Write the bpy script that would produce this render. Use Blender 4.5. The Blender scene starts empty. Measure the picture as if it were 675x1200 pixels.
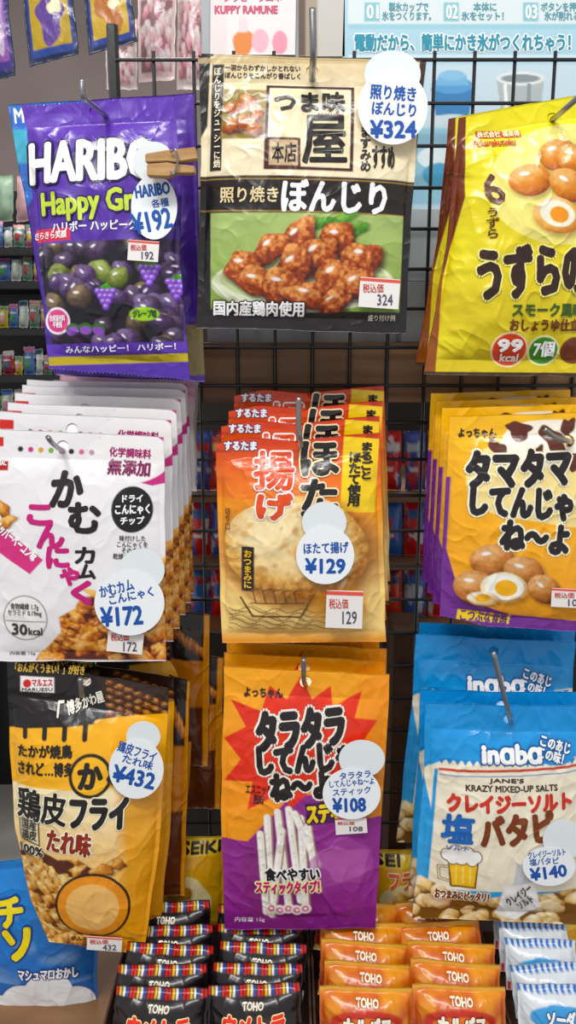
import bpy, bmesh, math, random
import numpy as np
random.seed(3)
F=977.0; TH=math.radians(12); CZ=1.45
cT,sT=math.cos(TH),math.sin(TH)
sc=bpy.context.scene
sc.view_settings.view_transform='Standard'
COL=bpy.context.collection

# ------------------------------------------------------------ helpers
def lin(c):
    if isinstance(c,str):
        c=c.lstrip('#')
        if len(c)==3: c=''.join(a*2 for a in c)
        c=[int(c[i:i+2],16)/255 for i in (0,2,4)]
    c=np.array(c,float)
    return np.where(c<=0.04045,c/12.92,((c+0.055)/1.055)**2.4)
def PW(px,py,D):
    px=np.asarray(px,float);py=np.asarray(py,float)
    dx=(px-337.5)/F; dy=(600-py)/F
    ry=cT+dy*sT; rz=-sT+dy*cT
    s=D/ry
    return np.stack([dx*s,D+0*s,CZ+rz*s],-1)
def hsh(a,b,s):
    n=np.sin(a*127.1+b*311.7+s*74.7)*43758.5453
    return n-np.floor(n)
def vn(x,y,s=0):
    x=np.asarray(x,float);y=np.asarray(y,float)
    xi=np.floor(x);yi=np.floor(y);xf=x-xi;yf=y-yi
    xf=xf*xf*(3-2*xf);yf=yf*yf*(3-2*yf)
    a=hsh(xi,yi,s);b=hsh(xi+1,yi,s);c=hsh(xi,yi+1,s);d=hsh(xi+1,yi+1,s)
    return (a*(1-xf)+b*xf)*(1-yf)+(c*(1-xf)+d*xf)*yf
def fbm(x,y,s=0,o=3):
    r=0;a=0.5;t=0
    for i in range(o):
        r=r+a*vn(x*2**i,y*2**i,s+i*3.1);t+=a;a*=0.5
    return r/t

class Art:
    def __init__(s,x,y,base):
        s.x=x;s.y=y;s.c=np.tile(lin(base),(len(x),1))
    def mix(s,m,col):
        if isinstance(col,(str,tuple,list)): col=lin(col)
        s.c=s.c*(1-m[:,None])+np.asarray(col)*m[:,None]
    def cov(s,pts,soft=1.0):
        x,y=s.x,s.y;n=len(pts);ins=np.zeros(len(x),bool);d=np.full(len(x),1e9)
        for i in range(n):
            x0,y0=pts[i];x1,y1=pts[(i+1)%n]
            ex,ey=x1-x0,y1-y0;L=ex*ex+ey*ey+1e-9
            t=np.clip(((x-x0)*ex+(y-y0)*ey)/L,0,1)
            d=np.minimum(d,(x-x0-t*ex)**2+(y-y0-t*ey)**2)
            if abs(ey)>1e-9:
                c=((y0<=y)!=(y1<=y)); c&=(x<x0+(y-y0)*ex/ey); ins^=c
        sd=np.sqrt(d)*np.where(ins,1,-1)
        return np.clip(0.5+sd/soft,0,1)
    def poly(s,pts,col,soft=1.0,a=1.0): s.mix(s.cov(pts,soft)*a,col)
    def rect(s,x0,y0,x1,y1,col,soft=1.0,a=1.0): s.poly([(x0,y0),(x1,y0),(x1,y1),(x0,y1)],col,soft,a)
    def er(s,cx,cy,rx,ry,rot=0,wob=0,seed=0):
        c,n=math.cos(math.radians(rot)),math.sin(math.radians(rot))
        dx=s.x-cx;dy=s.y-cy
        u=(dx*c+dy*n)/rx;v=(-dx*n+dy*c)/ry
        r=np.sqrt(u*u+v*v)
        if wob:
            an=np.arctan2(v,u)
            r=r*(1+wob*(np.sin(an*3+seed)*0.5+np.sin(an*5+seed*2.3)*0.3+np.sin(an*2+seed*1.7)*0.5))
        return r,u,v
    def ell(s,cx,cy,rx,ry,col,rot=0,wob=0,seed=0,a=1.0,soft=1.0):
        r,u,v=s.er(cx,cy,rx,ry,rot,wob,seed)
        s.mix(np.clip(0.5+(1-r)*min(rx,ry)/soft,0,1)*a,col)
    def line(s,pts,w,col,a=1.0):
        for i in range(len(pts)-1):
            x0,y0=pts[i];x1,y1=pts[i+1];ex,ey=x1-x0,y1-y0;L=ex*ex+ey*ey+1e-9
            t=np.clip(((s.x-x0)*ex+(s.y-y0)*ey)/L,0,1)
            d=np.sqrt((s.x-x0-t*ex)**2+(s.y-y0-t*ey)**2)
            s.mix(np.clip(0.5+(w/2-d),0,1)*a,col)
    def grad(s,pts,c0,c1,y0,y1,ax='y',soft=1.0,a=1.0):
        q=s.y if ax=='y' else s.x
        t=np.clip((q-y0)/(y1-y0),0,1)[:,None]
        s.mix(s.cov(pts,soft)*a,lin(c0)*(1-t)+lin(c1)*t)
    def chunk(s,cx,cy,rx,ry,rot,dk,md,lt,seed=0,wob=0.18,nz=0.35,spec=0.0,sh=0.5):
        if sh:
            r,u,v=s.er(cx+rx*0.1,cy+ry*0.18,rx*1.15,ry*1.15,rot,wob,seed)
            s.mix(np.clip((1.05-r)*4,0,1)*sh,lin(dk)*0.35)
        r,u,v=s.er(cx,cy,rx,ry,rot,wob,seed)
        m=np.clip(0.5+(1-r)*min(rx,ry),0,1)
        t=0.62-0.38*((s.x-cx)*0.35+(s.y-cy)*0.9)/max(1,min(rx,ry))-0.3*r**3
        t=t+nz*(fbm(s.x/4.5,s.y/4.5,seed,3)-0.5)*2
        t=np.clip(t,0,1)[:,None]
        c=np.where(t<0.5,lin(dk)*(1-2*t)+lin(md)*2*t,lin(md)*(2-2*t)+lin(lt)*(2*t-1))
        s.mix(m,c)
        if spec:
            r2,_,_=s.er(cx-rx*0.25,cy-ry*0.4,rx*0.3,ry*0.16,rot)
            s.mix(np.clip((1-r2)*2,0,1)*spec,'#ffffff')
    def heap(s,pts,n,sz,pal,seed=0,elong=1.4,spec=0.0,nz=0.35,wob=0.18):
        R=random.Random(seed)
        xs=[p[0] for p in pts];ys=[p[1] for p in pts]
        L=[]
        for i in range(n): L.append((R.uniform(min(ys),max(ys)),R.uniform(min(xs),max(xs))))
        L.sort()
        old=s.c.copy()
        s.c[:]=lin(pal[0][0])*0.6
        for (yy,xx) in L:
            a=R.uniform(*sz);p=R.choice(pal)
            s.chunk(xx,yy,a*elong,a,R.uniform(-50,50),p[0],p[1],p[2],R.uniform(0,9),wob,nz,spec)
        m=s.cov(pts,2.0)[:,None]
        s.c=old*(1-m)+s.c*m

# ---- materials
def mat_print(name,rough=0.3,bump=0.25,scale=60,coat=0.3,dist=0.001,attr=True,col=None,metal=0.0,ridge=0.0):
    m=bpy.data.materials.new(name);m.use_nodes=True
    nt=m.node_tree;b=nt.nodes['Principled BSDF']
    b.inputs['Roughness'].default_value=rough
    b.inputs['Metallic'].default_value=metal
    b.inputs['Coat Weight'].default_value=coat
    b.inputs['Coat Roughness'].default_value=0.14
    if attr:
        a=nt.nodes.new('ShaderNodeAttribute');a.attribute_name='Col'
        nt.links.new(a.outputs['Color'],b.inputs['Base Color'])
    else:
        b.inputs['Base Color'].default_value=(*lin(col),1)
    if bump:
        tc=nt.nodes.new('ShaderNodeTexCoord')
        n=nt.nodes.new('ShaderNodeTexNoise');n.inputs['Scale'].default_value=scale
        n.inputs['Detail'].default_value=3;n.inputs['Distortion'].default_value=0.6
        bp=nt.nodes.new('ShaderNodeBump');bp.inputs['Strength'].default_value=bump;bp.inputs['Distance'].default_value=dist
        nt.links.new(tc.outputs['Object'],n.inputs['Vector'])
        out=n.outputs['Fac']
        if ridge:
            n2=nt.nodes.new('ShaderNodeTexNoise');n2.inputs['Scale'].default_value=scale*.42;n2.inputs['Detail'].default_value=2;n2.inputs['Distortion'].default_value=1.2
            nt.links.new(tc.outputs['Object'],n2.inputs['Vector'])
            a1=nt.nodes.new('ShaderNodeMath');a1.operation='MULTIPLY_ADD';a1.inputs[1].default_value=4.0;a1.inputs[2].default_value=-2.0
            a2=nt.nodes.new('ShaderNodeMath');a2.operation='ABSOLUTE'
            a3=nt.nodes.new('ShaderNodeMath');a3.operation='SUBTRACT';a3.inputs[0].default_value=1.0;a3.use_clamp=True
            a4=nt.nodes.new('ShaderNodeMath');a4.operation='POWER';a4.inputs[1].default_value=3.0
            a5=nt.nodes.new('ShaderNodeMath');a5.operation='MULTIPLY_ADD';a5.inputs[1].default_value=ridge
            nt.links.new(n2.outputs['Fac'],a1.inputs[0]);nt.links.new(a1.outputs[0],a2.inputs[0]);nt.links.new(a2.outputs[0],a3.inputs[1])
            nt.links.new(a3.outputs[0],a4.inputs[0]);nt.links.new(a4.outputs[0],a5.inputs[0]);nt.links.new(out,a5.inputs[2]);out=a5.outputs[0]
        nt.links.new(out,bp.inputs['Height']);nt.links.new(bp.outputs['Normal'],b.inputs['Normal'])
        if coat: nt.links.new(bp.outputs['Normal'],b.inputs['Coat Normal'])
    return m
M_FILM=mat_print('glossy_film',0.3,0.62,34,0.35,0.0032,ridge=.45)
M_SOFT=mat_print('satin_film',0.42,0.35,28,0.1,0.003,ridge=.3)
M_PAPER=mat_print('paper',0.65,0.05,200,0.0)
M_CARD=mat_print('coated_card',0.45,0.0,20,0.1)
M_METAL=mat_print('steel_wire',0.3,0.05,300,0.0,attr=False,col='#9a9c9f',metal=0.9)
M_BLACK=mat_print('black_coated_wire',0.35,0.05,200,0.2,attr=False,col='#0c0c0e')
def mat_noise(name,c1,c2,scale,rough=0.6,stretch=(1,1,1),bump=0.1):
    m=bpy.data.materials.new(name);m.use_nodes=True;nt=m.node_tree;b=nt.nodes['Principled BSDF']
    tc=nt.nodes.new('ShaderNodeTexCoord');mp=nt.nodes.new('ShaderNodeMapping');mp.inputs['Scale'].default_value=stretch
    n=nt.nodes.new('ShaderNodeTexNoise');n.inputs['Scale'].default_value=scale;n.inputs['Detail'].default_value=5
    r=nt.nodes.new('ShaderNodeValToRGB');r.color_ramp.elements[0].position=0.35;r.color_ramp.elements[1].position=0.65
    r.color_ramp.elements[0].color=(*lin(c1),1);r.color_ramp.elements[1].color=(*lin(c2),1)
    nt.links.new(tc.outputs['Object'],mp.inputs['Vector']);nt.links.new(mp.outputs['Vector'],n.inputs['Vector'])
    nt.links.new(n.outputs['Fac'],r.inputs['Fac']);nt.links.new(r.outputs['Color'],b.inputs['Base Color'])
    bp=nt.nodes.new('ShaderNodeBump');bp.inputs['Strength'].default_value=bump;bp.inputs['Distance'].default_value=0.002
    nt.links.new(n.outputs['Fac'],bp.inputs['Height']);nt.links.new(bp.outputs['Normal'],b.inputs['Normal'])
    b.inputs['Roughness'].default_value=rough
    return m
M_WOOD=mat_noise('pale_wood','#a87c48','#c39a64',25,0.55,(1,1,8))
M_BOARD=mat_noise('brown_wood_board','#7a5636','#96704a',18,0.5,(0.4,1,6))
M_CARDB=mat_noise('brown_cardboard','#4a3020','#5c3e2a',40,0.8)
M_DARK=mat_noise('dark_panel','#1c1713','#2a221c',12,0.7)
M_PALE=mat_noise('pale_panel','#a4a8aa','#b4b8ba',8,0.6)
M_WALL=mat_noise('wall_paint','#8a7c76','#968882',3,0.8)
M_FLOOR=mat_noise('floor_tile','#8a8680','#9a958e',6,0.5)

# ---- glyphs
GC={}
def glyph(s):
    if s in GC: return GC[s]
    cu=bpy.data.curves.new('t','FONT');cu.body=s;cu.resolution_u=2;cu.align_x='CENTER';cu.space_line=0.95
    ob=bpy.data.objects.new('t',cu);me=bpy.data.meshes.new_from_object(ob)
    n=len(me.vertices);co=np.zeros(n*3);me.vertices.foreach_get('co',co);co=co.reshape(-1,3)[:,:2]
    fc=[tuple(p.vertices) for p in me.polygons]
    bpy.data.objects.remove(ob);bpy.data.curves.remove(cu);bpy.data.meshes.remove(me)
    if n:
        mn=co.min(0);mx=co.max(0);co=(co-mn)/np.maximum(mx-mn,1e-6)
    GC[s]=(co,fc);return GC[s]
def t(s,x0,y0,x1,y1,col,b=0,o=0,oc='#ffffff',r=0,sk=0):
    return dict(s=s,bb=(x0,y0,x1,y1),col=col,b=b,o=o,oc=oc,r=r,sk=sk)
def text_px(d,cell=8):
    co,fc=glyph(d['s'])
    if not len(co): return None
    x0,y0,x1,y1=d['bb'];w=x1-x0;h=y1-y0
    co=co.copy()
    X=x0+co[:,0]*w;Y=y1-co[:,1]*h
    if d['sk']: X=X+(co[:,1]-0.5)*d['sk']*h
    if d['r']:
        a=math.radians(d['r']);cx=(x0+x1)/2;cy=(y0+y1)/2
        dx=X-cx;dy=Y-cy;X=cx+dx*math.cos(a)-dy*math.sin(a);Y=cy+dx*math.sin(a)+dy*math.cos(a)
    if cell and max(w,h)>cell*1.5:
        bm=bmesh.new()
        vs=[bm.verts.new((a,b,0)) for a,b in zip(X,Y)]
        for f in fc:
            try: bm.faces.new([vs[i] for i in f])
            except Exception: pass
        for ax,lo,hi in ((0,X.min(),X.max()),(1,Y.min(),Y.max())):
            k=math.ceil(lo/cell)*cell
            while k<hi:
                pc=[0,0,0];pn=[0,0,0];pc[ax]=k;pn[ax]=1
                bmesh.ops.bisect_plane(bm,geom=bm.verts[:]+bm.edges[:]+bm.faces[:],dist=1e-5,plane_co=pc,plane_no=pn)
                k+=cell
        bm.verts.index_update()
        X=np.array([v.co.x for v in bm.verts]);Y=np.array([v.co.y for v in bm.verts])
        fc=[tuple(v.index for v in f.verts) for f in bm.faces];bm.free()
    return X,Y,fc
def ring(w,n): return [(w*math.cos(2*math.pi*i/n),w*math.sin(2*math.pi*i/n)) for i in range(n)]
def text_layers(d,cell=8):
    r=text_px(d,cell)
    if r is None: return []
    X,Y,fc=r;out=[];b=d['b']
    if d['o']:
        w=d['o']+b
        offs=ring(w,10)+(ring(w*0.5,5) if w>2 else [])
        for k,(a,c) in enumerate(offs): out.append((X+a,Y+c,fc,d['oc'],k*1.2e-5))
    offs=[(0,0)]
    if b: offs=ring(b,6 if b<1.6 else 8)+([(0,0)] if b>1 else [])
    for k,(a,c) in enumerate(offs): out.append((X+a,Y+c,fc,d['col'],(0.0004 if d['o'] else 0.0)+k*1.2e-5))
    return out

class Buf:
    def __init__(s): s.v=[];s.f=[];s.c=[];s.n=0
    def add(s,co,faces,col):
        n0=s.n;s.v.append(np.asarray(co,float))
        s.f+= [tuple(i+n0 for i in f) for f in faces]
        c=np.asarray(col,float)
        if c.ndim==1: c=np.tile(c,(len(co),1))
        s.c.append(c);s.n+=len(co)
    def mesh(s,name,mat,origin,smooth=True):
        v=np.concatenate(s.v)-np.asarray(origin);c=np.concatenate(s.c)
        L=(c*[.21,.72,.07]).sum(1,keepdims=True);c=np.clip(L+(c-L)*1.14,0.002,.95)
        me=bpy.data.meshes.new(name);me.from_pydata(v.tolist(),[],s.f)
        at=me.color_attributes.new('Col','FLOAT_COLOR','POINT')
        at.data.foreach_set('color',np.hstack([c,np.ones((len(c),1))]).ravel())
        if smooth: me.polygons.foreach_set('use_smooth',[True]*len(me.polygons))
        me.materials.append(mat);me.update();return me
def newobj(name,me,loc=(0,0,0),parent=None):
    o=bpy.data.objects.new(name,me);COL.objects.link(o);o.location=tuple(loc)
    if parent: o.parent=parent
    return o
def meta(o,label,cat,group=None):
    o['label']=label;o['category']=cat
    if group: o['group']=group

# ---- the bag builder
class Sheet:
    def __init__(s,quad,D,H=0.01,v0=0.1,v1=0.04,su=0.03,wr=0.0006,seed=0,left=None,right=None,top=None,bot=None,pw=0.7,tilt=0.0,step=1.0,zig=0):
        s.q=np.array(quad,float);s.D=D;s.H=H;s.v0=v0;s.v1=v1;s.su=su;s.wr=wr*.8;s.seed=seed;s.pw=pw;s.tilt=tilt;s.step=step
        s.L=left;s.R=right;s.T=top;s.B=bot;s.zig=zig
        s.nse=0.8 if H>0 else 0
    def off(s,tab,x):
        if tab is None: return 0
        a=np.array(tab,float);return np.interp(x,a[:,0],a[:,1])
    def fwd(s,u,v):
        q=s.q
        P=(q[0][None]*((1-u)*(1-v))[:,None]+q[1][None]*(u*(1-v))[:,None]+q[2][None]*(u*v)[:,None]+q[3][None]*((1-u)*v)[:,None])
        x=P[:,0]+s.off(s.L,v)*(1-u)+s.off(s.R,v)*u
        y=P[:,1]+s.off(s.T,u)*(1-v)+s.off(s.B,u)*v
        if s.nse:
            x=x+s.nse*(vn(v*9,s.seed+1,3)-.5)*2*(1-u)+s.nse*(vn(v*9,s.seed+5,4)-.5)*2*u
            y=y+s.nse*(vn(u*7,s.seed+2,5)-.5)*2*(1-v)+s.nse*(vn(u*7,s.seed+9,6)-.5)*2*v
        if s.zig:
            tz=np.abs(((u*s.zig)%1)-.5)*2
            y=y+tz*3*np.clip(1-v*40,0,1)-tz*3*np.clip(1-(1-v)*40,0,1)
        return x,y
    def inv(s,x,y):
        q=s.q;u=np.full(len(x),.5);v=np.full(len(x),.5)
        z=s.zig;s.zig=0
        for k in range(12):
            X,Y=s.fwd(u,v);ex=x-X;ey=y-Y
            dux=(q[1]-q[0])[0]*(1-v)+(q[2]-q[3])[0]*v;duy=(q[1]-q[0])[1]*(1-v)+(q[2]-q[3])[1]*v
            dvx=(q[3]-q[0])[0]*(1-u)+(q[2]-q[1])[0]*u;dvy=(q[3]-q[0])[1]*(1-u)+(q[2]-q[1])[1]*u
            det=dux*dvy-dvx*duy
            u=u+(ex*dvy-ey*dvx)/det;v=v+(dux*ey-duy*ex)/det
        s.zig=z
        return u,v
    def h(s,u,v,x,y):
        if s.H<=0: return 0*u
        u=np.clip(u,0,1);v=np.clip(v,0,1)
        a=np.clip((u-s.su)/(1-2*s.su),0,1);b=np.clip((v-s.v0)/(1-s.v0-s.v1),0,1)
        f=(4*a*(1-a))**s.pw;g=(1-np.abs(2*b-1)**3.0)**0.8
        h=s.H*f*g
        i=np.clip(f*g*4,0,1)
        n=fbm(x/42,y/42,s.seed,2)-.5
        h=h+s.wr*2.6*n*(0.45+0.55*i)
        rd=1-np.abs(2*vn(x/26+y/60,y/34-x/50,s.seed+2)-1)
        h=h+s.wr*1.0*rd**4*(0.4+0.6*i)
        top=np.exp(-b*7)*(b>0)+np.exp(-(1-b)*8)*(b<1)
        h=h+s.wr*2.0*(vn(x/9,y/45,s.seed+7)-.5)*top*i
        sid=np.exp(-a*9)*(a>0)+np.exp(-(1-a)*9)*(a<1)
        h=h+s.wr*2.0*(vn(x/45,y/9,s.seed+8)-.5)*sid*i
        return h
    def w(s,x,y,u,v,lift=0.0,env=False):
        h=s.h(u,v,x,y)
        if env and s.H>0:
            W_=abs(s.q[1][0]-s.q[0][0]);H_=abs(s.q[3][1]-s.q[0][1]);r=3.5
            for a,b in((r,0),(-r,0),(0,r),(0,-r)): h=np.maximum(h,s.h(u+a/W_,v+b/H_,x+a,y+b))
        D=s.D+s.tilt*(np.clip(v,0,1)-.5)
        p=PW(x,y,D-0.5*s.H)
        p[:,1]=D-h-lift
        return p
    def build(s,name,mat,base,paint,texts,hole=None,origin=None,local=None,lift=0.0003):
        w=max(abs(s.q[1][0]-s.q[0][0]),abs(s.q[2][0]-s.q[3][0]));hh=max(abs(s.q[3][1]-s.q[0][1]),abs(s.q[2][1]-s.q[1][1]))
        nu=max(4,int(w/s.step));nv=max(4,int(hh/s.step))
        U,V=np.meshgrid(np.linspace(0,1,nu+1),np.linspace(0,1,nv+1));u=U.ravel();v=V.ravel()
        x,y=s.fwd(u,v);p=s.w(x,y,u,v)
        if local: art=Art(u*local[0],v*local[1],base)
        else: art=Art(x,y,base)
        if paint: paint(art)
        idx=np.arange((nu+1)*(nv+1)).reshape(nv+1,nu+1)
        f=np.stack([idx[:-1,:-1],idx[1:,:-1],idx[1:,1:],idx[:-1,1:]],-1).reshape(-1,4)
        if hole:
            fx=x[f].mean(1);fy=y[f].mean(1);k=np.ones(len(f),bool)
            for (hx,hy,hr) in hole: k&=((fx-hx)**2+(fy-hy)**2)>hr*hr
            f=f[k]
        B=Buf();B.add(p,[tuple(r) for r in f.tolist()],art.c)
        bd=np.concatenate([idx[0,:],idx[1:,-1],idx[-1,-2::-1],idx[-2:0:-1,0]])
        pb=p[bd].copy();pb[:,1]+=0.0008 if s.H>0 else 0.002
        n=len(bd)
        n0=B.n;B.add(pb,[tuple(range(n))[::1]],art.c[bd])
        B.f+=[(int(bd[(i+1)%n]),int(bd[i]),n0+i,n0+(i+1)%n) for i in range(n)]
        for d in texts:
            for (X,Y,fc,col,l2) in text_layers(d,7 if s.H>0 else 0):
                if local: uu=X/local[0];vv=Y/local[1];X,Y=s.fwd(uu,vv)
                else: uu,vv=s.inv(X,Y)
                B.add(s.w(X,Y,uu,vv,lift+l2,True),fc,lin(col))
        if origin is None: origin=p[idx[-1,nu//2]]
        s.origin=origin
        return B.mesh(name,mat,origin)
    def front(s,x,y):
        u,v=s.inv(np.array([x],float),np.array([y],float))
        if u[0]<0 or u[0]>1 or v[0]<0 or v[0]>1: return s.D
        return float(s.w(np.array([x],float),np.array([y],float),u,v)[0,1])

def flat_part(name,parent,origin,shapes,texts,D,mat=M_PAPER,thick=0.0003):
    B=Buf()
    def q(x,y,l):
        x=np.asarray(x,float);y=np.asarray(y,float)
        p=PW(x,y,D);p[:,1]=D-l;return p
    for pts,col,l in shapes:
        pts=np.array(pts,float);n=len(pts)
        B.add(q(pts[:,0],pts[:,1],l),[tuple(range(n))],lin(col))
        n0=B.n;B.add(q(pts[:,0],pts[:,1],l+thick),[tuple(range(n))[::-1]],lin(col))
        B.f+=[(n0-n+i,n0-n+(i+1)%n,n0+(i+1)%n,n0+i) for i in range(n)]
    lm=max(l for _,_,l in shapes)+thick
    for d in texts:
        for (X,Y,fc,col,l2) in text_layers(d,0): B.add(q(X,Y,lm+0.0002+l2),fc,lin(col))
    return newobj(name,B.mesh(name,mat,origin,False),(0,0,0),parent)
def circ(cx,cy,rx,ry,n=40): return [(cx+rx*math.cos(-2*math.pi*i/n),cy+ry*math.sin(-2*math.pi*i/n)) for i in range(n)]

BLUE='#17509f'
def price_tag(bag,small,big,texts):
    s=bag['S'];D=min(s.front(big[0]+a*big[2]*.8,big[1]+b*big[3]*.8) for a in(-1,-.5,0,.5,1) for b in(-1,-.5,0,.5,1))-0.0016
    D=min(D,min(s.front(small[0]+a*small[2]*.8,small[1]+b*small[3]*.8) for a in(-1,0,1) for b in(-1,0,1))-0.0014)
    o=flat_part('price_tag',bag['E'],s.origin,[(circ(*small),'#e2e8ea',0.0),(circ(*big),'#eef2f4',0.0012)],texts,D)
    o['label']='round white paper price tag handwritten in blue'
    return o
def price_sticker(bag,x0,y0,x1,y1,num,rot=0,head='税込価'):
    s=bag['S'];cx,cy=(x0+x1)/2,(y0+y1)/2
    D=min(s.front(a,b) for a in(x0,cx,x1) for b in(y0,cy,y1))-0.0009
    w,h=(x1-x0)/2,(y1-y0)/2;a=math.radians(rot)
    def R(px,py): return (cx+px*math.cos(a)-py*math.sin(a),cy+px*math.sin(a)+py*math.cos(a))
    sh=[([R(-w,-h),R(-w,h),R(w,h),R(w,-h)],'#e8e4e0',0),([R(-w,-h*0.95),R(-w,-h*.75),R(w,-h*.75),R(w,-h*.95)],'#d8584c',0.0002)]
    tx=[t(head,*(R(-w*.85,-h*.55)),*(R(w*.2,-h*.05)),'#c23a30',.1),t(num,*(R(-w*.1,h*.1)),*(R(w*.7,h*.75)),'#44445c',.15)]
    o=flat_part('price_sticker',bag['E'],s.origin,sh,tx,D)
    o['label']='small white price sticker with a red stamped line'
    return o
def bag(name,label,cat,quad,D,mat,base,paint,texts,hole=None,group=None,local=None,**kw):
    s=Sheet(quad,D,**kw)
    me=s.build(name+'_body',mat,base,paint,texts,hole,local=local)
    E=newobj(name,None,s.origin);E.empty_display_size=0.02
    meta(E,label,cat,group)
    b=newobj('bag_body',me,(0,0,0),E)
    return dict(S=s,E=E,body=b,name=name,label=label,cat=cat,group=group)
def copy_bag(bg,px,py,dpx,dpy,dD,label=None,rot=0):
    s=bg['S'];d=PW(px+dpx,py+dpy,s.D+dD)-PW(px,py,s.D)
    E=bg['E'].copy();COL.objects.link(E)
    E.location=tuple(np.array(bg['E'].location)+d)
    E.rotation_euler=(0,rot,0)
    if label: E['label']=label
    b=bg['body'].copy();COL.objects.link(b);b.parent=E
    return E
def tube(name,pts,r,mat,label,cat,nseg=8,sub=6):
    P=[np.array(p,float) for p in pts]
    Q=[]
    n=len(P)
    for i in range(n-1):
        p0=P[max(i-1,0)];p1=P[i];p2=P[i+1];p3=P[min(i+2,n-1)]
        for k in range(sub):
            u=k/sub;Q.append(0.5*((2*p1)+(-p0+p2)*u+(2*p0-5*p1+4*p2-p3)*u*u+(-p0+3*p1-3*p2+p3)*u**3))
    Q.append(P[-1]);Q=np.array(Q)
    V=[];Fc=[];m=len(Q);up=np.array([0.3,0.2,1.0])
    for i in range(m):
        tt=Q[min(i+1,m-1)]-Q[max(i-1,0)];tt/=np.linalg.norm(tt)+1e-9
        a=np.cross(tt,up)
        if np.linalg.norm(a)<1e-3: a=np.cross(tt,[1,0,0])
        a/=np.linalg.norm(a);b=np.cross(tt,a);up=np.cross(a,tt)
        for k in range(nseg):
            g=2*math.pi*k/nseg;V.append(Q[i]+r*(a*math.cos(g)+b*math.sin(g)))
    for i in range(m-1):
        for k in range(nseg):
            Fc.append((i*nseg+k,i*nseg+(k+1)%nseg,(i+1)*nseg+(k+1)%nseg,(i+1)*nseg+k))
    Fc.append(tuple(range(nseg))[::-1]);Fc.append(tuple((m-1)*nseg+k for k in range(nseg)))
    V=np.array(V);o0=Q[0]
    me=bpy.data.meshes.new(name);me.from_pydata((V-o0).tolist(),[],Fc)
    me.polygons.foreach_set('use_smooth',[True]*len(me.polygons));me.materials.append(mat);me.update()
    o=newobj(name,me,o0)
    if label: meta(o,label,cat)
    return o
def box(name,x0,x1,y0,y1,z0,z1,mat,bev=0.0,col=None,parent=None):
    c=np.array([(x0+x1)/2,(y0+y1)/2,z0])
    bm=bmesh.new();bmesh.ops.create_cube(bm,size=1)
    for v in bm.verts: v.co=((v.co.x)*(x1-x0),(v.co.y)*(y1-y0),(v.co.z+.5)*(z1-z0))
    if bev: bmesh.ops.bevel(bm,geom=bm.edges[:],offset=bev,segments=2,affect='EDGES')
    me=bpy.data.meshes.new(name);bm.to_mesh(me);bm.free()
    if col is not None:
        at=me.color_attributes.new('Col','FLOAT_COLOR','POINT')
        at.data.foreach_set('color',np.tile([*lin(col),1],(len(me.vertices),1)).ravel())
    me.materials.append(mat)
    return newobj(name,me,c,parent)

# ============================================================ camera / light / room
cd=bpy.data.cameras.new('camera');cam=bpy.data.objects.new('camera',cd);COL.objects.link(cam)
cam.location=(0,0,CZ);cam.rotation_euler=(math.pi/2-TH,0,0)
cd.sensor_fit='VERTICAL';cd.sensor_height=36;cd.lens=F/1200*36;cd.clip_start=0.05
sc.camera=cam
w=bpy.data.worlds.new('world');sc.world=w;w.use_nodes=True
bgn=w.node_tree.nodes['Background'];bgn.inputs[0].default_value=(0.98,0.98,1,1);bgn.inputs[1].default_value=0.52
def area(loc,rot,sx,sy,e,col=(1,1,1)):
    l=bpy.data.lights.new('ceiling_lamp','AREA');l.shape='RECTANGLE';l.size=sx;l.size_y=sy;l.energy=e;l.color=col
    o=bpy.data.objects.new('ceiling_lamp',l);COL.objects.link(o);o.location=loc;o.rotation_euler=rot
    meta(o,'long white fluorescent ceiling light above the aisle','lamp')
    return o
area((0.0,-0.25,2.62),(math.radians(22),0,0),1.3,0.16,18,(1,.99,.98))
area((-0.5,-0.75,2.66),(math.radians(25),0,0),0.18,1.2,11,(1,.99,.97))
area((0,2.0,2.66),(0,0,0),1.6,0.3,18)

def struct(o): o['kind']='structure'
struct(box('floor',-2.2,2.2,-1.6,3.4,-0.02,0,M_FLOOR))
struct(box('wall_back',-2.2,2.2,3.3,3.4,0,2.7,M_WALL))

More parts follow.
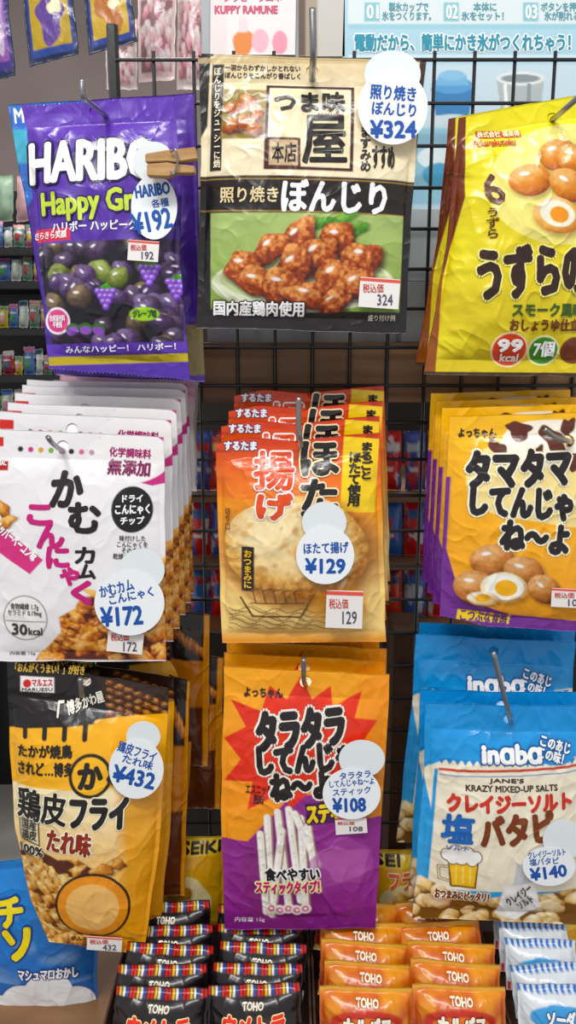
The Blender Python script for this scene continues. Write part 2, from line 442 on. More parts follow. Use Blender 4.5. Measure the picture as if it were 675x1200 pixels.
# ============================================================ ART
def a_haribo(A):
    A.grad([(0,90),(250,90),(250,460),(0,460)],'#5b34a6','#3b1f7d',110,440)
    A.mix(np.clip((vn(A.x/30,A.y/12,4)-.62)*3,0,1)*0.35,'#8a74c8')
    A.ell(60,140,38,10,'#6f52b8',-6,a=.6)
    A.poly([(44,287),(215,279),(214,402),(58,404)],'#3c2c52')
    pal=[('#120a1e','#33203f','#7a6488'),('#120a1e','#2a1436','#5c3f72'),('#2f3a12','#5f6c28','#b4c07a'),('#1d0f26','#43265a','#8d78a4'),('#0e0a12','#2a2030','#6d5c78'),('#1a1210','#4a3a2c','#a89070')]
    A.heap([(40,287),(165,281),(214,300),(214,402),(58,404)],75,(9,13),pal,5,1.25,.8,.18,.1)
    for (gx,gy) in((126,350),(176,322),(206,338)):
        for j in range(4):
            for i in range(4-j):
                A.chunk(gx-9+i*6+j*3,gy-8+j*6,4.2,4.2,0,'#3a1470','#7b3fc4','#c8a8ee',0,0,0,.8,0)
        A.poly([(gx-8,gy-12),(gx+2,gy-18),(gx+9,gy-11)],'#4c9b2f')
    A.ell(170,368,17,8,'#9ccc3a')
    A.ell(66,376,16,16,'#f4f0f4');A.ell(66,376,13.5,13.5,'#dd4a8c')
    for (a,b,c) in((84,385,-20),(101,384,0),(116,385,15)):
        A.ell(a,b,8,6,'#3a6a2a',c);A.ell(a,b+3,7,5,'#8a52b8',c)
    A.poly([(33,269),(84,267),(85,282),(34,284)],'#d63a52')
    A.poly([(50,404),(220,400),(222,412),(53,417)],'#5a35a8')
    A.poly([(53,426),(222,424),(224,450),(55,450)],'#4b2a98')
    A.poly([(53,419),(222,414),(223,424),(54,429)],'#b7a437')
x_haribo=[
 t('HARIBO',33,165,183,212,'#ffffff',2.2,2.6,'#140a40',r=-2),
 t('Happy Grape',49,223,196,257,'#c9dd62',1.2,1.8,'#28105c',r=-3),
 t('ハリボー ハッピーグレープ',62,259,196,271,'#ffffff',.35,r=-2),
 t('きらきら笑顔',38,271,80,280,'#ffffff',.2,r=-2),
 t('合成着色料\n不使用',56,369,76,384,'#ffffff',.2),
 t('グレープ味',157,363,184,372,'#1d4a1c',.35),
 t('みんなハッピー！ ハリボー！',75,404,205,412,'#ffffff',.3,r=-2),
]
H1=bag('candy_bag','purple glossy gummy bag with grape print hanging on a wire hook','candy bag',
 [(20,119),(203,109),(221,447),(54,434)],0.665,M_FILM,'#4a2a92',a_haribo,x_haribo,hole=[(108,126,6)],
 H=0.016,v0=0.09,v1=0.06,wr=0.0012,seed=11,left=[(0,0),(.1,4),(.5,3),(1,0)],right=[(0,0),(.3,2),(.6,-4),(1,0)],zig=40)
price_tag(H1,(180,190,24,24),(181,243,27,38),[t('HARIBO',159,216,199,230,BLUE,.6,r=-8),t('各種',178,233,198,243,BLUE,.2,r=-8),t('¥192',155,247,201,271,BLUE,.9,r=-12)])
price_sticker(H1,150,282,186,306,'192',4)
def a_haribo2(A):
    A.grad([(0,90),(250,90),(250,470),(0,470)],'#5a36a4','#43248a',110,440)
    A.poly([(0,100),(100,100),(90,160),(30,240),(0,240)],'#3f74c9')
    A.poly([(8,150),(30,150),(32,190),(10,190)],'#58b0c9')
    A.poly([(195,380),(250,380),(250,440),(195,440)],'#8a7a52')
bag('candy_bag','purple and blue gummy bag hanging behind another candy bag','candy bag',
 [(7,120),(226,107),(240,448),(62,440)],0.695,M_FILM,'#4a2a92',a_haribo2,[t('Me No.1',14,122,70,140,'#ffffff',.5,r=-6)],
 H=0.012,v0=0.09,v1=0.06,wr=0.0012,seed=14,step=2)

def a_bonjiri(A):
    A.grad([(228,60),(510,60),(510,212),(228,212)],'#dcc9a2','#efe2c2',60,205)
    A.mix(A.cov([(228,60),(510,60),(510,212),(228,212)])*np.clip((fbm(A.x/60,A.y/16,3)-.45)*2,0,1)*.5,'#f5ecd4')
    A.poly([(231,60),(246,60),(242,145),(234,160)],'#1a1413')
    A.poly([(494,60),(510,60),(500,212),(488,212)],'#3a2a1c')
    A.poly([(248,72),(262,72),(259,200),(245,200)],'#201614')
    A.poly([(262,102),(312,104),(310,164),(258,162)],'#8d7a3c',1.5)
    for i,(a,b) in enumerate([(274,125),(290,118),(300,135),(283,145),(270,148),(298,152)]):
        A.chunk(a,b,11,8.5,i*37,'#4a1708','#9c4a1c','#e0a060',i,.15,.3,.6)
    A.rect(231,64,480,71,'#c2a878',a=.6)
    A.poly([(312,97),(416,99),(413,203),(309,200)],'#3d1410')
    A.poly([(316,101),(412,103),(409,199),(313,196)],'#efe3c6')
    A.poly([(318,103),(410,105),(407,197),(315,194)],'#eadcb8')
    A.poly([(313,162),(352,163),(352,199),(312,198)],'#4a1b14')
    A.poly([(316,165),(349,166),(349,196),(315,195)],'#c4ac88')
    A.poly([(228,205),(310,207),(500,212),(496,256),(340,252),(228,248)],'#1b1413')
    A.line([(228,209),(498,215)],1.2,'#b08a4a');A.line([(228,246),(496,253)],1.2,'#b08a4a')
    A.grad([(246,249),(478,253),(472,366),(246,362)],'#a9bd7a','#7f9a45',250,360)
    A.ell(355,332,108,34,'#d4d8bc');A.ell(355,326,98,28,'#b9c492')
    for (a,b,r) in((395,262,20),(418,270,16),(375,262,14)): A.chunk(a,b,r,r*.45,-25,'#2d5a1e','#4d8a32','#8fbc5c',a,.3,.3)
    L=[(350,280,24,19),(396,280,22,18),(318,292,22,17),(285,312,22,17),(372,300,26,20),(425,303,22,20),(345,312,24,20),(300,330,23,17),(392,325,23,22),(330,335,26,19),(418,334,23,19),(362,347,26,17),(392,354,22,12)]
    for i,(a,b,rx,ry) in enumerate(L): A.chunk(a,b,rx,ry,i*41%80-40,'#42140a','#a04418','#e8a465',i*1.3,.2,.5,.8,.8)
    A.poly([(228,248),(246,249),(246,362),(340,366),(475,368),(485,400),(220,400)],'#161112')
    A.poly([(474,250),(500,252),(490,400),(468,400)],'#161112')
x_bonjiri=[
 t('ぼ\nん\nじ\nり\nを\nジ\nュ\nー\nシ\nー\nに\n焼',250,76,258,196,'#efe3c8',.25),
 t('一羽からわずかしかとれない',263,73,352,80,'#2a1a14',.2,r=1),
 t('ぼんじりをこんがり香ばしく',263,82,352,89,'#2a1a14',.2,r=1),
 t('つま味',322,107,404,132,'#191010',1.0),t('屋',355,137,405,193,'#191010',1.4),
 t('本店',319,169,347,192,'#191010',.3),t('TSUMAMIYA',372,134,403,138,'#6b3a28',.15),
 t('お\nつ\nす\nま\nす\nみ\nめ',422,108,434,202,'#1d1412',.5),t('すすめ',436,172,462,198,'#1d1412',.7),
 t('照り焼き',258,220,326,238,'#e4d3a6',.4,r=1),
 t('ぼんじり',331,214,452,250,'#ffffff',1.5,r=1.5),
 t('国内産鶏肉使用',250,353,356,370,'#ffffff',.6,1.4,'#1a1010',r=1),
 t('盛り付け例',432,369,464,376,'#d8d0c0',.15),
]
H3=bag('snack_pouch','black and cream grilled meat snack pouch hanging on a steel hook','snack pouch',
 [(231,62),(502,69),(477,392),(228,384)],0.665,M_FILM,'#1a1413',a_bonjiri,x_bonjiri,hole=[(366,80,7)],group='grilled meat snack pouches',
 H=0.014,v0=0.1,v1=0.05,wr=0.0008,seed=21,right=[(0,0),(.3,-4),(.6,-4),(1,0)],left=[(0,0),(.4,5),(.7,3),(1,0)],tilt=-0.004)
copy_bag(H3,366,62,-1,-2,0.024,'black grilled meat snack pouch hanging behind a matching pouch')
price_tag(H3,(460,87,33,28),(460,126,41,44),[t('照り焼き',434,101,487,118,BLUE,.5,r=4),t('ぼんじり',436,121,487,136,BLUE,.5,r=4),t('¥324',434,142,487,162,BLUE,1.0)])
price_sticker(H3,421,326,468,361,'324',4)

def a_uzura(A):
    A.grad([(480,100),(720,100),(720,460),(480,460)],'#e6da0c','#d6c004',130,440)
    A.mix(np.clip((vn(A.x/26,A.y/40,8)-.6)*3,0,1)*.35,'#f3ee80')
    A.poly([(535,120),(550,120),(546,230),(520,330),(512,445),(495,445),(505,300)],'#6b2f12')
    A.poly([(500,290),(524,290),(512,445),(495,445)],'#8a4a14')
    A.ell(665,215,95,72,'#f2e89a',-10,a=.8)
    for i,(a,b,rx,ry) in enumerate([(652,182,24,19),(618,213,25,19),(672,186,22,18),(664,218,25,19)]):
        A.chunk(a,b,rx,ry,-20+i*15,'#8a3a10','#d08030','#f7cf8a',i,.02,.12,.9)
    A.chunk(650,254,30,21,10,'#b86a28','#eeb868','#fbe6c0',3,.02,.1,.5);A.ell(650,252,22,15,'#fdf6e0',10);A.ell(652,253,12,9.5,'#f09a1e',10)
    A.ell(598,410,22,21,'#f7e9c0');A.ell(598,410,20,19,'#d4471c')
    A.ell(639,411,19,18,'#e9efc0');A.ell(639,411,17,16,'#4b8a2a')
    A.ell(676,411,17,16,'#6b3410')
    A.rect(560,150,612,160,'#b8281c',a=.9)
    A.poly([(495,436),(720,438),(720,460),(495,460)],'#3a2a10')
x_uzura=[
 t('株式会社 福楽得',562,151,610,159,'#fff8d0',.15),
 t('Fukurakutoku',557,162,604,170,'#b8281c',.3),
 t('6',566,205,586,240,'#5a2a10',.8,sk=-.3),t('う\nず\nら',568,245,582,280,'#5a2a10',.3),
 t('うずらのた',560,288,718,346,'#2c1408',3.0,2.0,'#f5ee9a',r=-4),
 t('スモーク風味',598,356,684,371,'#3a5a14',.7),t('おしょうゆ仕立て',596,374,690,388,'#6b2f12',.6),
 t('99',584,398,612,412,'#ffffff',1.1),t('kcal',588,415,609,424,'#ffffff',.4),t('7個',627,400,651,418,'#ffffff',.7),
]
H4=bag('snack_bag','yellow glossy smoked quail egg bag hanging on a wire hook','snack bag',
 [(541,134),(705,104),(705,442),(499,440)],0.665,M_FILM,'#e6dc10',a_uzura,x_uzura,hole=[(652,134,6)],group='yellow quail egg bags',
 H=0.02,v0=0.08,v1=0.06,wr=0.0014,seed=31,left=[(0,0),(.25,3),(.5,6),(.8,2),(1,0)])
copy_bag(H4,541,134,-12,1,0.028,'yellow quail egg bag hanging behind a matching bag')

def a_kamu(A):
    A.mix(np.clip((fbm(A.x/70,A.y/50,2)-.5),0,1)*.25,'#dcd8d8')
    A.poly([(115,513),(200,513),(200,566),(178,570),(128,555)],'#c2347e')
    A.ell(150,536,50,31,'#f2efef')
    A.poly([(-15,512),(2,513),(2,524),(-15,524)],'#c7352c')
    for i,c in enumerate(['#222222','#c2347e','#d8a23a','#7ab04a','#c2347e','#222222','#d86a9a','#bb99aa']):
        A.ell(22+i*12,527+i*.6,3.2,3.2,c)
    A.poly([(-15,540),(8,541),(8,552),(-15,552)],'#b02a24')
    A.ell(155,597,24,27,'#161314')
    A.poly([(-15,612),(0,616),(52,655),(36,672),(-15,640)],'#cf3a7c')
    A.chunk(2,596,13,7,40,'#8a4a1c','#cf8a3c','#f0c684',2,.3,.4);A.chunk(8,612,13,6,-30,'#8a4a1c','#cf8a3c','#f0c684',4,.3,.4)
    A.ell(30,724,27,27,'#8c8684');A.ell(30,724,25.5,25.5,'#efedec');A.line([(6,728),(54,728)],1,'#555555')
    pal=[('#6a2a0e','#bd6a26','#eebb68'),('#7a340e','#cf7a2c','#f4c678'),('#4a1c08','#a0521a','#dc9444')]
    A.heap([(56,758),(72,740),(70,722),(88,712),(96,698),(118,696),(130,686),(158,694),(165,676),(196,664),(196,776),(40,776),(44,768)],170,(4,8),pal,9,2.0,.3,.45,.3)
    A.chunk(183,668,18,5,-55,'#7a3512','#c47830','#f2c070',2,.3,.4);A.chunk(120,698,18,5,25,'#7a3512','#d08838','#f2c070',7,.3,.4)
x_kamu=[
 t('化学調味料',127,526,176,537,'#a31f66',.35,r=4),t('無添加',126,540,175,557,'#7a1650',.6,r=4),
 t('MAC',-4,540,6,546,'#ffffff',.2),
 t('か',62,553,97,592,'#1c1718',2.2,sk=.1),t('む',83,589,118,622,'#1c1718',2.0),t('カ',90,640,112,658,'#1c1718',1.1),t('ム',94,660,113,676,'#1c1718',1.1),
 t('こ',34,592,62,613,'#bf2674',2.0),t('ん',46,612,76,640,'#bf2674',2.0),t('に',57,640,82,663,'#bf2674',1.8),t('ゃ',73,664,94,683,'#bf2674',1.6),t('く',86,680,108,706,'#bf2674',2.0),
 t('ドライ',144,580,167,588,'#ffffff',.4),t('こんにゃく',136,591,175,602,'#ffffff',.5),t('チップ',142,605,169,614,'#ffffff',.4),
 t('味付けした\nこんにゃくを\nそのまま\n乾燥させました',134,627,176,655,'#2a2424',.1,r=3),
 t('ペッパーベーコン味',-12,626,50,640,'#ffffff',.5,r=37),
 t('食物繊維 1.7g\nセラミド 0.19mg',9,706,50,722,'#3a3433',.1),t('30',14,731,32,744,'#3a3433',.6),t('kcal',34,735,50,744,'#3a3433',.3),
 t('内容量 15g',10,765,40,770,'#6a6463',.1),
]
H5=bag('snack_pouch','white konjac chip pouch with magenta and black lettering on a hook','snack pouch',
 [(-15,503),(191,513),(194,777),(-15,777)],0.655,M_SOFT,'#eceaec',a_kamu,x_kamu,hole=[(72,524,7)],group='white konjac chip pouches',
 H=0.009,v0=0.12,v1=0.04,wr=0.0006,seed=41)
for i,(a,b) in enumerate([(9,-20),(17,-31),(24,-43),(31,-53),(35,-60)]):
    copy_bag(H5,191,513,a,b,0.013*(i+1),'white konjac chip pouch stacked behind another on the hook',rot=math.radians(-0.4*i))
price_tag(H5,(166,668,27,25),(152,706,41,38),[t('かむカム',117,682,157,695,BLUE,.4,r=-14),t('こんにゃく',128,692,180,703,BLUE,.4,r=-12),t('¥172',119,710,167,732,BLUE,1.0,r=-4)])
price_sticker(H5,126,737,168,765,'172',6)

def a_hotate(A):
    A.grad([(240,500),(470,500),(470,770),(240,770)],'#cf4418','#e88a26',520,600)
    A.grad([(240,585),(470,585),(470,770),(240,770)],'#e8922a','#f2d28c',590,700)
    A.mix(A.cov([(240,500),(470,500),(470,532),(240,532)])*np.clip((vn(A.x/14,A.y/9,3)-.5)*2,0,1)*.6,'#7a1c10')
    A.poly([(404,513),(446,516),(440,602),(398,598)],'#f2cf3a')
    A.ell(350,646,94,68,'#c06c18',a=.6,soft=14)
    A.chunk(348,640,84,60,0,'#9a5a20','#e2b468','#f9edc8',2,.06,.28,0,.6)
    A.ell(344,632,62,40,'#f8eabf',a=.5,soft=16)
    R=random.Random(2)
    for i in range(46):
        A.ell(348+R.uniform(-66,66),640+R.uniform(-46,46),R.uniform(2,7),R.uniform(1.5,4),R.choice(['#b9803a','#d4a05a','#fbf0d0']),R.uniform(-60,60),a=.5,soft=3)
    A.poly([(283,640),(298,640),(298,692),(283,692)],'#221815')
    br='#6a4420'
    for k in range(6): A.line([(268+ i*4,714+k*5.5+3*math.sin(i*.8+k)) for i in range(32)],1.2,br,.8)
    A.line([(282,700),(296,722),(352,722),(368,694)],2.4,br);A.line([(294,706),(356,704)],1.6,br)
    for k in range(5): A.line([(300+k*12,705),(296+k*12,690),(306+k*12,688)],1.6,br)
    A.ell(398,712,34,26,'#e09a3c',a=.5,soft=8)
    A.grad([(240,740),(470,740),(470,770),(240,770)],'#f0cf8a','#e0902e',740,756)
x_hotate=[
 t('するたま',262,519,300,529,'#ffffff',.6,.8,'#1c3f8a'),
 t('ほ',354,520,396,556,'#191210',2.0,1.8,'#f7e6c0'),t('た',354,562,394,594,'#191210',2.0,1.8,'#f7e6c0'),t('て',354,596,394,620,'#191210',2.0,1.8,'#f7e6c0'),
 t('揚',298,531,344,572,'#d8521c',1.4,1.8,'#ffffff'),t('げ',302,578,342,606,'#d8521c',2.0,1.8,'#ffffff'),
 t('ま\nる\nご\nと',424,520,438,562,'#191210',.6,r=3),t('ほ\nた\nて\n使\n用',408,532,423,592,'#191210',.6,r=3),
 t('お\nつ\nま\nみ\nに',286,644,295,688,'#e9b84a',.35),
 t('切\nり\n口',263,596,269,622,'#6a3a14',.15),
]
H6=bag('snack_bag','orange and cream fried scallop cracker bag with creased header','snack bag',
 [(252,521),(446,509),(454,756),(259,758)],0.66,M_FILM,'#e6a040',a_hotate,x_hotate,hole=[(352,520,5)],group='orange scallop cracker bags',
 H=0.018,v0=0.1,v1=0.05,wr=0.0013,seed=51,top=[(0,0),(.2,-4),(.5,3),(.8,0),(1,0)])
for i,(a,b) in enumerate([(3,-20),(9,-38),(13,-56)]):
    copy_bag(H6,352,520,a,b,0.022*(i+1),'orange scallop cracker bag hanging behind a matching bag')
price_tag(H6,(380,612,26,24),(381,650,34,34),[t('ほたて揚げ',356,635,408,648,BLUE,.35,r=-2),t('¥129',358,654,404,671,BLUE,.9)])
price_sticker(H6,382,692,425,736,'129',2)

def a_tama(A):
    A.grad([(480,480),(720,480),(720,760),(480,760)],'#f6bd2c','#efa51e',490,720)
    A.poly([(500,640),(523,640),(540,700),(600,722),(720,735),(720,770),(500,770)],'#6b2a86')
    A.poly([(520,560),(530,560),(524,660),(514,700)],'#6b2a86',2)
    A.ell(655,560,105,58,'#fbe6a8',-4,.12,2,a=.85)
    cow='#5a2a1c'
    A.ell(640,520,62,26,'#f7efe0',-5,.12,4)
    for (a,b,rx,ry,s) in((610,505,16,9,1),(650,516,18,11,2),(585,528,12,9,3),(672,540,12,12,4),(628,532,10,6,6),(668,502,12,7,5)): A.ell(a,b,rx,ry,cow,20*s,.35,s)
    for i,(a,b,rx,ry,k) in enumerate([(575,655,25,19,0),(556,688,24,20,0),(612,668,24,18,0),(590,688,27,19,1),(637,690,22,16,0)]):
        if k:
            A.chunk(a,b,rx,ry,5,'#b8854a','#f2dcb0','#fffaf0',i,.03,.1,0);A.ell(a,b-1,rx*.84,ry*.8,'#fffaf0',5);A.ell(a+2,b,13,10,'#f3b62c',5)
        else: A.chunk(a,b,rx,ry,-10+i*12,'#6b2f12','#c07a3c','#f0c690',i,.03,.15,.8)
    A.chunk(566,702,18,9,5,'#b8854a','#f2dcb0','#fffaf0',3,.03,.1,0);A.ell(566,701,9,5,'#f3b62c')
    A.poly([(538,716),(600,722),(598,734),(536,728)],'#f2d23a')
x_tama=[
 t('よっちゃん',539,503,583,513,'#2a1814',.5),
 t('タマタマ',548,528,668,568,'#1a1012',2.8,2.2,'#fff6dc',r=-2),
 t('してんじゃ',552,571,668,605,'#1a1012',2.5,2.2,'#fff6dc',r=3),
 t('ね〜よ',586,612,664,644,'#1a1012',2.5,2.2,'#fff6dc',r=6),
 t('こつぶな食感',541,717,596,732,'#6b2a86',.4,r=5),
]
H7=bag('snack_bag','orange and purple egg flavour fish snack bag hanging on a hook','snack bag',
 [(529,489),(705,484),(705,745),(516,724)],0.66,M_FILM,'#f3b625',a_tama,x_tama,hole=[(668,517,7)],group='orange egg snack bags',
 H=0.012,v0=0.1,v1=0.05,wr=0.001,seed=61,bot=[(0,0),(.3,6),(1,0)])
for i,(a,b) in enumerate([(-9,-10),(-16,-18),(-22,-27)]):
    copy_bag(H7,529,489,a,b,0.016*(i+1),'orange egg snack bag hanging behind a matching bag')
price_sticker(H7,646,690,690,712,'108',3)

def a_kawa(A):
    A.rect(-5,770,220,870,'#120d0c')
    A.poly([(104,784),(215,800),(215,860),(120,832)],'#2a180e',6)
    for k in range(6):
        A.line([(122+k*2,806+k*9),(215,842+k*9)],1.5,'#c9a468')
        for j in range(8): A.chunk(128+j*11,806+k*9+j*4.4,6.5,3.6,20,'#2a0e05','#6a3212','#b8803e',k+j,.2,.4,.3,.3)
    A.poly([(0,858),(215,842),(215,925),(0,932)],'#f1b41e')
    A.poly([(110,846),(220,840),(220,930),(120,930)],'#f1b41e')
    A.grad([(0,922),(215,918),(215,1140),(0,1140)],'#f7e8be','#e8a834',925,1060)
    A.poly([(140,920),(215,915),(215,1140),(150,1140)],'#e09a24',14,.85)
    for gx in range(28,120,24): A.line([(gx,850),(gx,865)],6,'#17110f')
    A.ell(108,905,25,25,'#17110f');A.ell(108,905,21,21,'#f4ba22')
    A.poly([(72,826),(116,812),(122,838),(78,852)],'#0e0a09')
    A.poly([(20,797),(60,799),(60,817),(20,815)],'#f4f0ee');A.ell(28,806,5,5,'#c8281e')
    A.poly([(19,953),(47,958),(48,990),(21,986)],'#17110f');A.poly([(21,955),(45,960),(46,988),(23,984)],'#fbf0cf')
    pal=[('#6a3008','#cc8636','#f6d894'),('#5c280a','#b87428','#eec070'),('#7a3e10','#d69c48','#f9e0a4')]
    A.heap([(18,1004),(45,992),(70,1002),(95,1000),(112,1012),(106,1060),(104,1120),(40,1120),(22,1060)],120,(5,9),pal,3,1.3,.25,.5,.4)
    A.chunk(122,1014,12,8,0,*pal[0],seed=3,wob=.3);A.chunk(140,1008,9,6,20,*pal[1],seed=5,wob=.3)
    cx,cy=109,1061
    A.ell(cx,cy,44,44,'#17110f');A.ell(cx,cy,41,41,'#e8962a');A.ell(cx,cy,31,31,'#f2c07a')
x_kawa=[
 t('「おんがくうまい！」が好き',14,783,96,794,'#d8b45a',.35,r=3),
 t('マルエス',34,801,58,809,'#c8281e',.3),t('MARUESU',22,811,58,815,'#2a2020',.1),
 t('博多かわ屋',76,820,119,834,'#f4efe0',.4,r=-17),t('「',66,826,72,842,'#f4efe0',.6),
 t('たかが焼鳥',20,872,86,886,'#1a1210',.6,r=-3),t('されど…博多',20,891,88,906,'#1a1210',.6,r=-3),
 t('か',95,891,121,918,'#1a1210',1.8),t('わ',128,890,150,914,'#1a1210',1.6),
 t('鶏皮',20,924,80,960,'#1a1210',1.1,1.5,'#fff8e0',r=3),t('フライ',86,930,150,964,'#1a1210',2.2,1.5,'#fff8e0',r=3),
 t('国産\n鶏皮',24,959,44,984,'#1a1210',.25),t('100%',22,990,52,1000,'#1a1210',.6,.8,'#fff8e0'),
 t('たれ味',58,968,109,994,'#8a2a12',1.2,1.4,'#fff8e0',r=5),
 t('辛みそ仕立て',80,1106,120,1112,'#5a2a10',.2,r=4),
]
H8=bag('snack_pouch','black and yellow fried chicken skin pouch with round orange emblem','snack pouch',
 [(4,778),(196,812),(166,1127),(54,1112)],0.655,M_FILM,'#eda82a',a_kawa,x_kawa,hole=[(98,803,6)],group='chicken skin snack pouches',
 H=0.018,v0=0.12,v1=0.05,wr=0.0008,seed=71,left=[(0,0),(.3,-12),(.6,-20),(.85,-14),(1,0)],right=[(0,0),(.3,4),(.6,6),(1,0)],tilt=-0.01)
copy_bag(H8,196,800,18,-10,0.03,'black and yellow chicken skin pouch hanging behind a matching pouch',rot=math.radians(-2))
copy_bag(H8,196,800,38,-60,0.075,'chicken skin snack pouch hanging deeper along the hook',rot=math.radians(-1))
price_tag(H8,(168,863,20,18),(160,900,32,35),[t('鶏皮フライ',138,873,184,886,BLUE,.3,r=18),t('たれ味',144,887,180,897,BLUE,.3,r=16),t('¥432',133,900,182,919,BLUE,.9,r=12)])
price_sticker(H8,102,1098,143,1114,'432',4)

def a_tara(A):
    A.grad([(250,780),(470,780),(470,950),(250,950)],'#f5a81e','#f39a1c',790,930)
    A.poly([(250,985),(290,985),(340,930),(400,925),(470,930),(470,1110),(250,1110)],'#8a2c86')
    A.poly([(250,1062),(300,1085),(470,1060),(470,1110),(250,1110)],'#7a2478')
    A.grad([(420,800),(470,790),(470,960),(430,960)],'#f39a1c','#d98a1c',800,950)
    pts=[(352,795),(366,822),(388,806),(390,830),(425,812),(416,842),(443,846),(428,866),(446,886),(424,902),(430,930),(402,920),(380,940),(368,920),(340,945),(330,925),(290,948),(296,915),(262,918),(282,890),(262,868),(288,852),(270,822),(306,834),(316,806),(336,822)]
    A.poly(pts,'#dd3c1a')
    R=random.Random(4)
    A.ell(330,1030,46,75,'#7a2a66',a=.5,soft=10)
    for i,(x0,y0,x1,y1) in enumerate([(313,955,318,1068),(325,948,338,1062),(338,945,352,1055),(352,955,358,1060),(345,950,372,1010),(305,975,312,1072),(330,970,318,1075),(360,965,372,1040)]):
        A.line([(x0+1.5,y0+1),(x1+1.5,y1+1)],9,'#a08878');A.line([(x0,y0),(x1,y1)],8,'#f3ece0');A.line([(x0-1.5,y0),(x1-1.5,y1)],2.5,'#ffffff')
        for k in range(9):
            u=R.random();A.ell(x0+(x1-x0)*u+R.uniform(-2,2),y0+(y1-y0)*u,1.2,.8,'#c89a70',a=.6)
    for k in range(5): A.ell(318+k*10,1066+2*(k%2),7,7,'#fbeee4');A.ell(318+k*10,1066+2*(k%2),4,4,'#e2588a');A.ell(318+k*10,1066+2*(k%2),2,2,'#ffffff')
    A.poly([(357,938),(428,930),(430,958),(360,964)],'#4c1c5c')
    A.ell(402,1010,34,30,'#a04a9a',0,.25,3,a=.6)
    A.ell(402,1010,26,22,'#c070b4',0,.3,6,a=.4)
x_tara=[
 t('よっちゃん',286,809,331,819,'#2a1814',.5,r=2),
 t('タラタラ',302,832,402,873,'#1a1012',3.0,2.4,'#fff4e6',r=-5),
 t('してんじゃ',303,871,412,902,'#1a1012',2.5,2.2,'#fff4e6',r=-4),
 t('ね〜よ',318,903,386,932,'#1a1012',2.5,2.2,'#fff4e6',r=-4),
 t('スティック',360,937,426,959,'#f6d62a',1.4,1.2,'#2a1030',r=-4),
 t('エスニック\n風味',288,918,318,940,'#3a1410',.2),
 t('食べやすい',311,1014,374,1029,'#1a1012',.8,1.6,'#ffffff',r=-2),
 t('スティックタイプ！',300,1030,374,1045,'#c41e78',.8,1.5,'#fff8b0',r=-2),
 t('内容量 15g',275,1078,310,1085,'#f4e4f0',.1),
]
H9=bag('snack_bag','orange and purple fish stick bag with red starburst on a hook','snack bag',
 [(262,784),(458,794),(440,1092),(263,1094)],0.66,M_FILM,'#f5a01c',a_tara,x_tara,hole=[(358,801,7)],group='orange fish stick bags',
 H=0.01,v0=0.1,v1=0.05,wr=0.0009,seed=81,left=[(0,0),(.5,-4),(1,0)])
for i,(a,b) in enumerate([(-2,-16),(2,-30),(-4,-42)]):
    copy_bag(H9,358,790,a,b,0.02*(i+1),'orange fish stick bag hanging behind a matching bag')
price_tag(H9,(424,889,27,22),(412,929,34,30),[t('タラタラ',398,903,434,911,BLUE,.25,r=-5),t('してんじゃね〜よ',386,912,438,920,BLUE,.2,r=-5),t('スティック',390,922,434,930,BLUE,.25,r=-5),t('¥108',390,934,428,950,BLUE,.85,r=-2)])
price_sticker(H9,393,957,430,977,'108',-4)

def a_inaba(A):
    A.grad([(470,820),(720,820),(720,1100),(470,1100)],'#2790d4','#48a4de',830,1000)
    A.poly([(497,905),(520,892),(720,888),(720,1045),(500,1042),(508,960)],'#f2ead4')
    A.line([(516,903),(690,898)],3,'#c03a24');A.line([(516,909),(690,904)],1.2,'#3a78b8')
    for k in range(20): A.poly([(514+k*9,890),(523+k*9,890),(518+k*9,897)],'#2f86c8')
    A.line([(512,905),(500,1045)],4,'#3a9ad8')
    pal=[('#96642c','#e2c080','#fbedc8'),('#8c5a26','#d4ac66','#f7e4b8'),('#9c7038','#ecc990','#fff4d8')]
    A.heap([(490,1030),(520,1040),(560,1052),(620,1048),(720,1040),(720,1100),(480,1100)],95,(6,9),pal,8,1.5,.3,.25,.1)
    A.poly([(524,1002),(560,1004),(557,1040),(527,1038)],'#5a3a14');A.poly([(526,1008),(558,1008),(555,1038),(529,1036)],'#f4c22a')
    for k in range(3): A.line([(534+k*8,1014),(534+k*8,1034)],1.6,'#fbe48a')
    A.line([(524,1014),(514,1016),(515,1030),(526,1032)],3.5,'#5a3a14');A.line([(524,1014),(514,1016),(515,1030),(526,1032)],1.6,'#f7e8c0')
    fo=((524,1000,7),(534,996,8),(546,997,8),(556,1001,7),(540,1002,9),(530,1004,7),(552,1006,6))
    for (a,b,r) in fo: A.ell(a,b,r+1,r+1,'#5a3a14')
    for (a,b,r) in fo: A.ell(a,b,r-.3,r-.3,'#fffdf4')
    A.poly([(590,1035),(625,1030),(634,1066),(606,1084),(582,1076)],'#f4f2ee');A.poly([(604,1008),(628,1004),(632,1030),(600,1034)],'#c9ccd0')
    A.ell(648,880,28,16,'#2a8acc',10)
x_inaba=[
 t('inɑbɑ',565,873,633,892,'#ffffff',1.5,1.6,'#1c5c9c'),
 t('このあじ\nこの味！',632,868,668,892,'#ffffff',.5,1.2,'#1c5c9c',r=18),
 t("JANE'S",572,909,612,915,'#3a2a1c',.3),t('KRAZY MIXED-UP SALTS',545,917,652,924,'#3a2a1c',.3),
 t('クレイジーソルト',524,928,668,947,'#c8361e',1.3,r=-1),
 t('塩',518,952,553,984,'#1f62ae',1.5,sk=.1),t('ソルト',522,988,548,993,'#1f62ae',.2),
 t('バタピ',562,950,646,984,'#7a3a16',2.2,r=-5),
 t('おつまみにピッタリ！',510,1043,572,1055,'#7a2a14',.5,1.2,'#fff8e0',r=2),
 t('クレイジー\nソルト',594,1040,628,1064,'#3a2a1c',.4,r=-40),
]
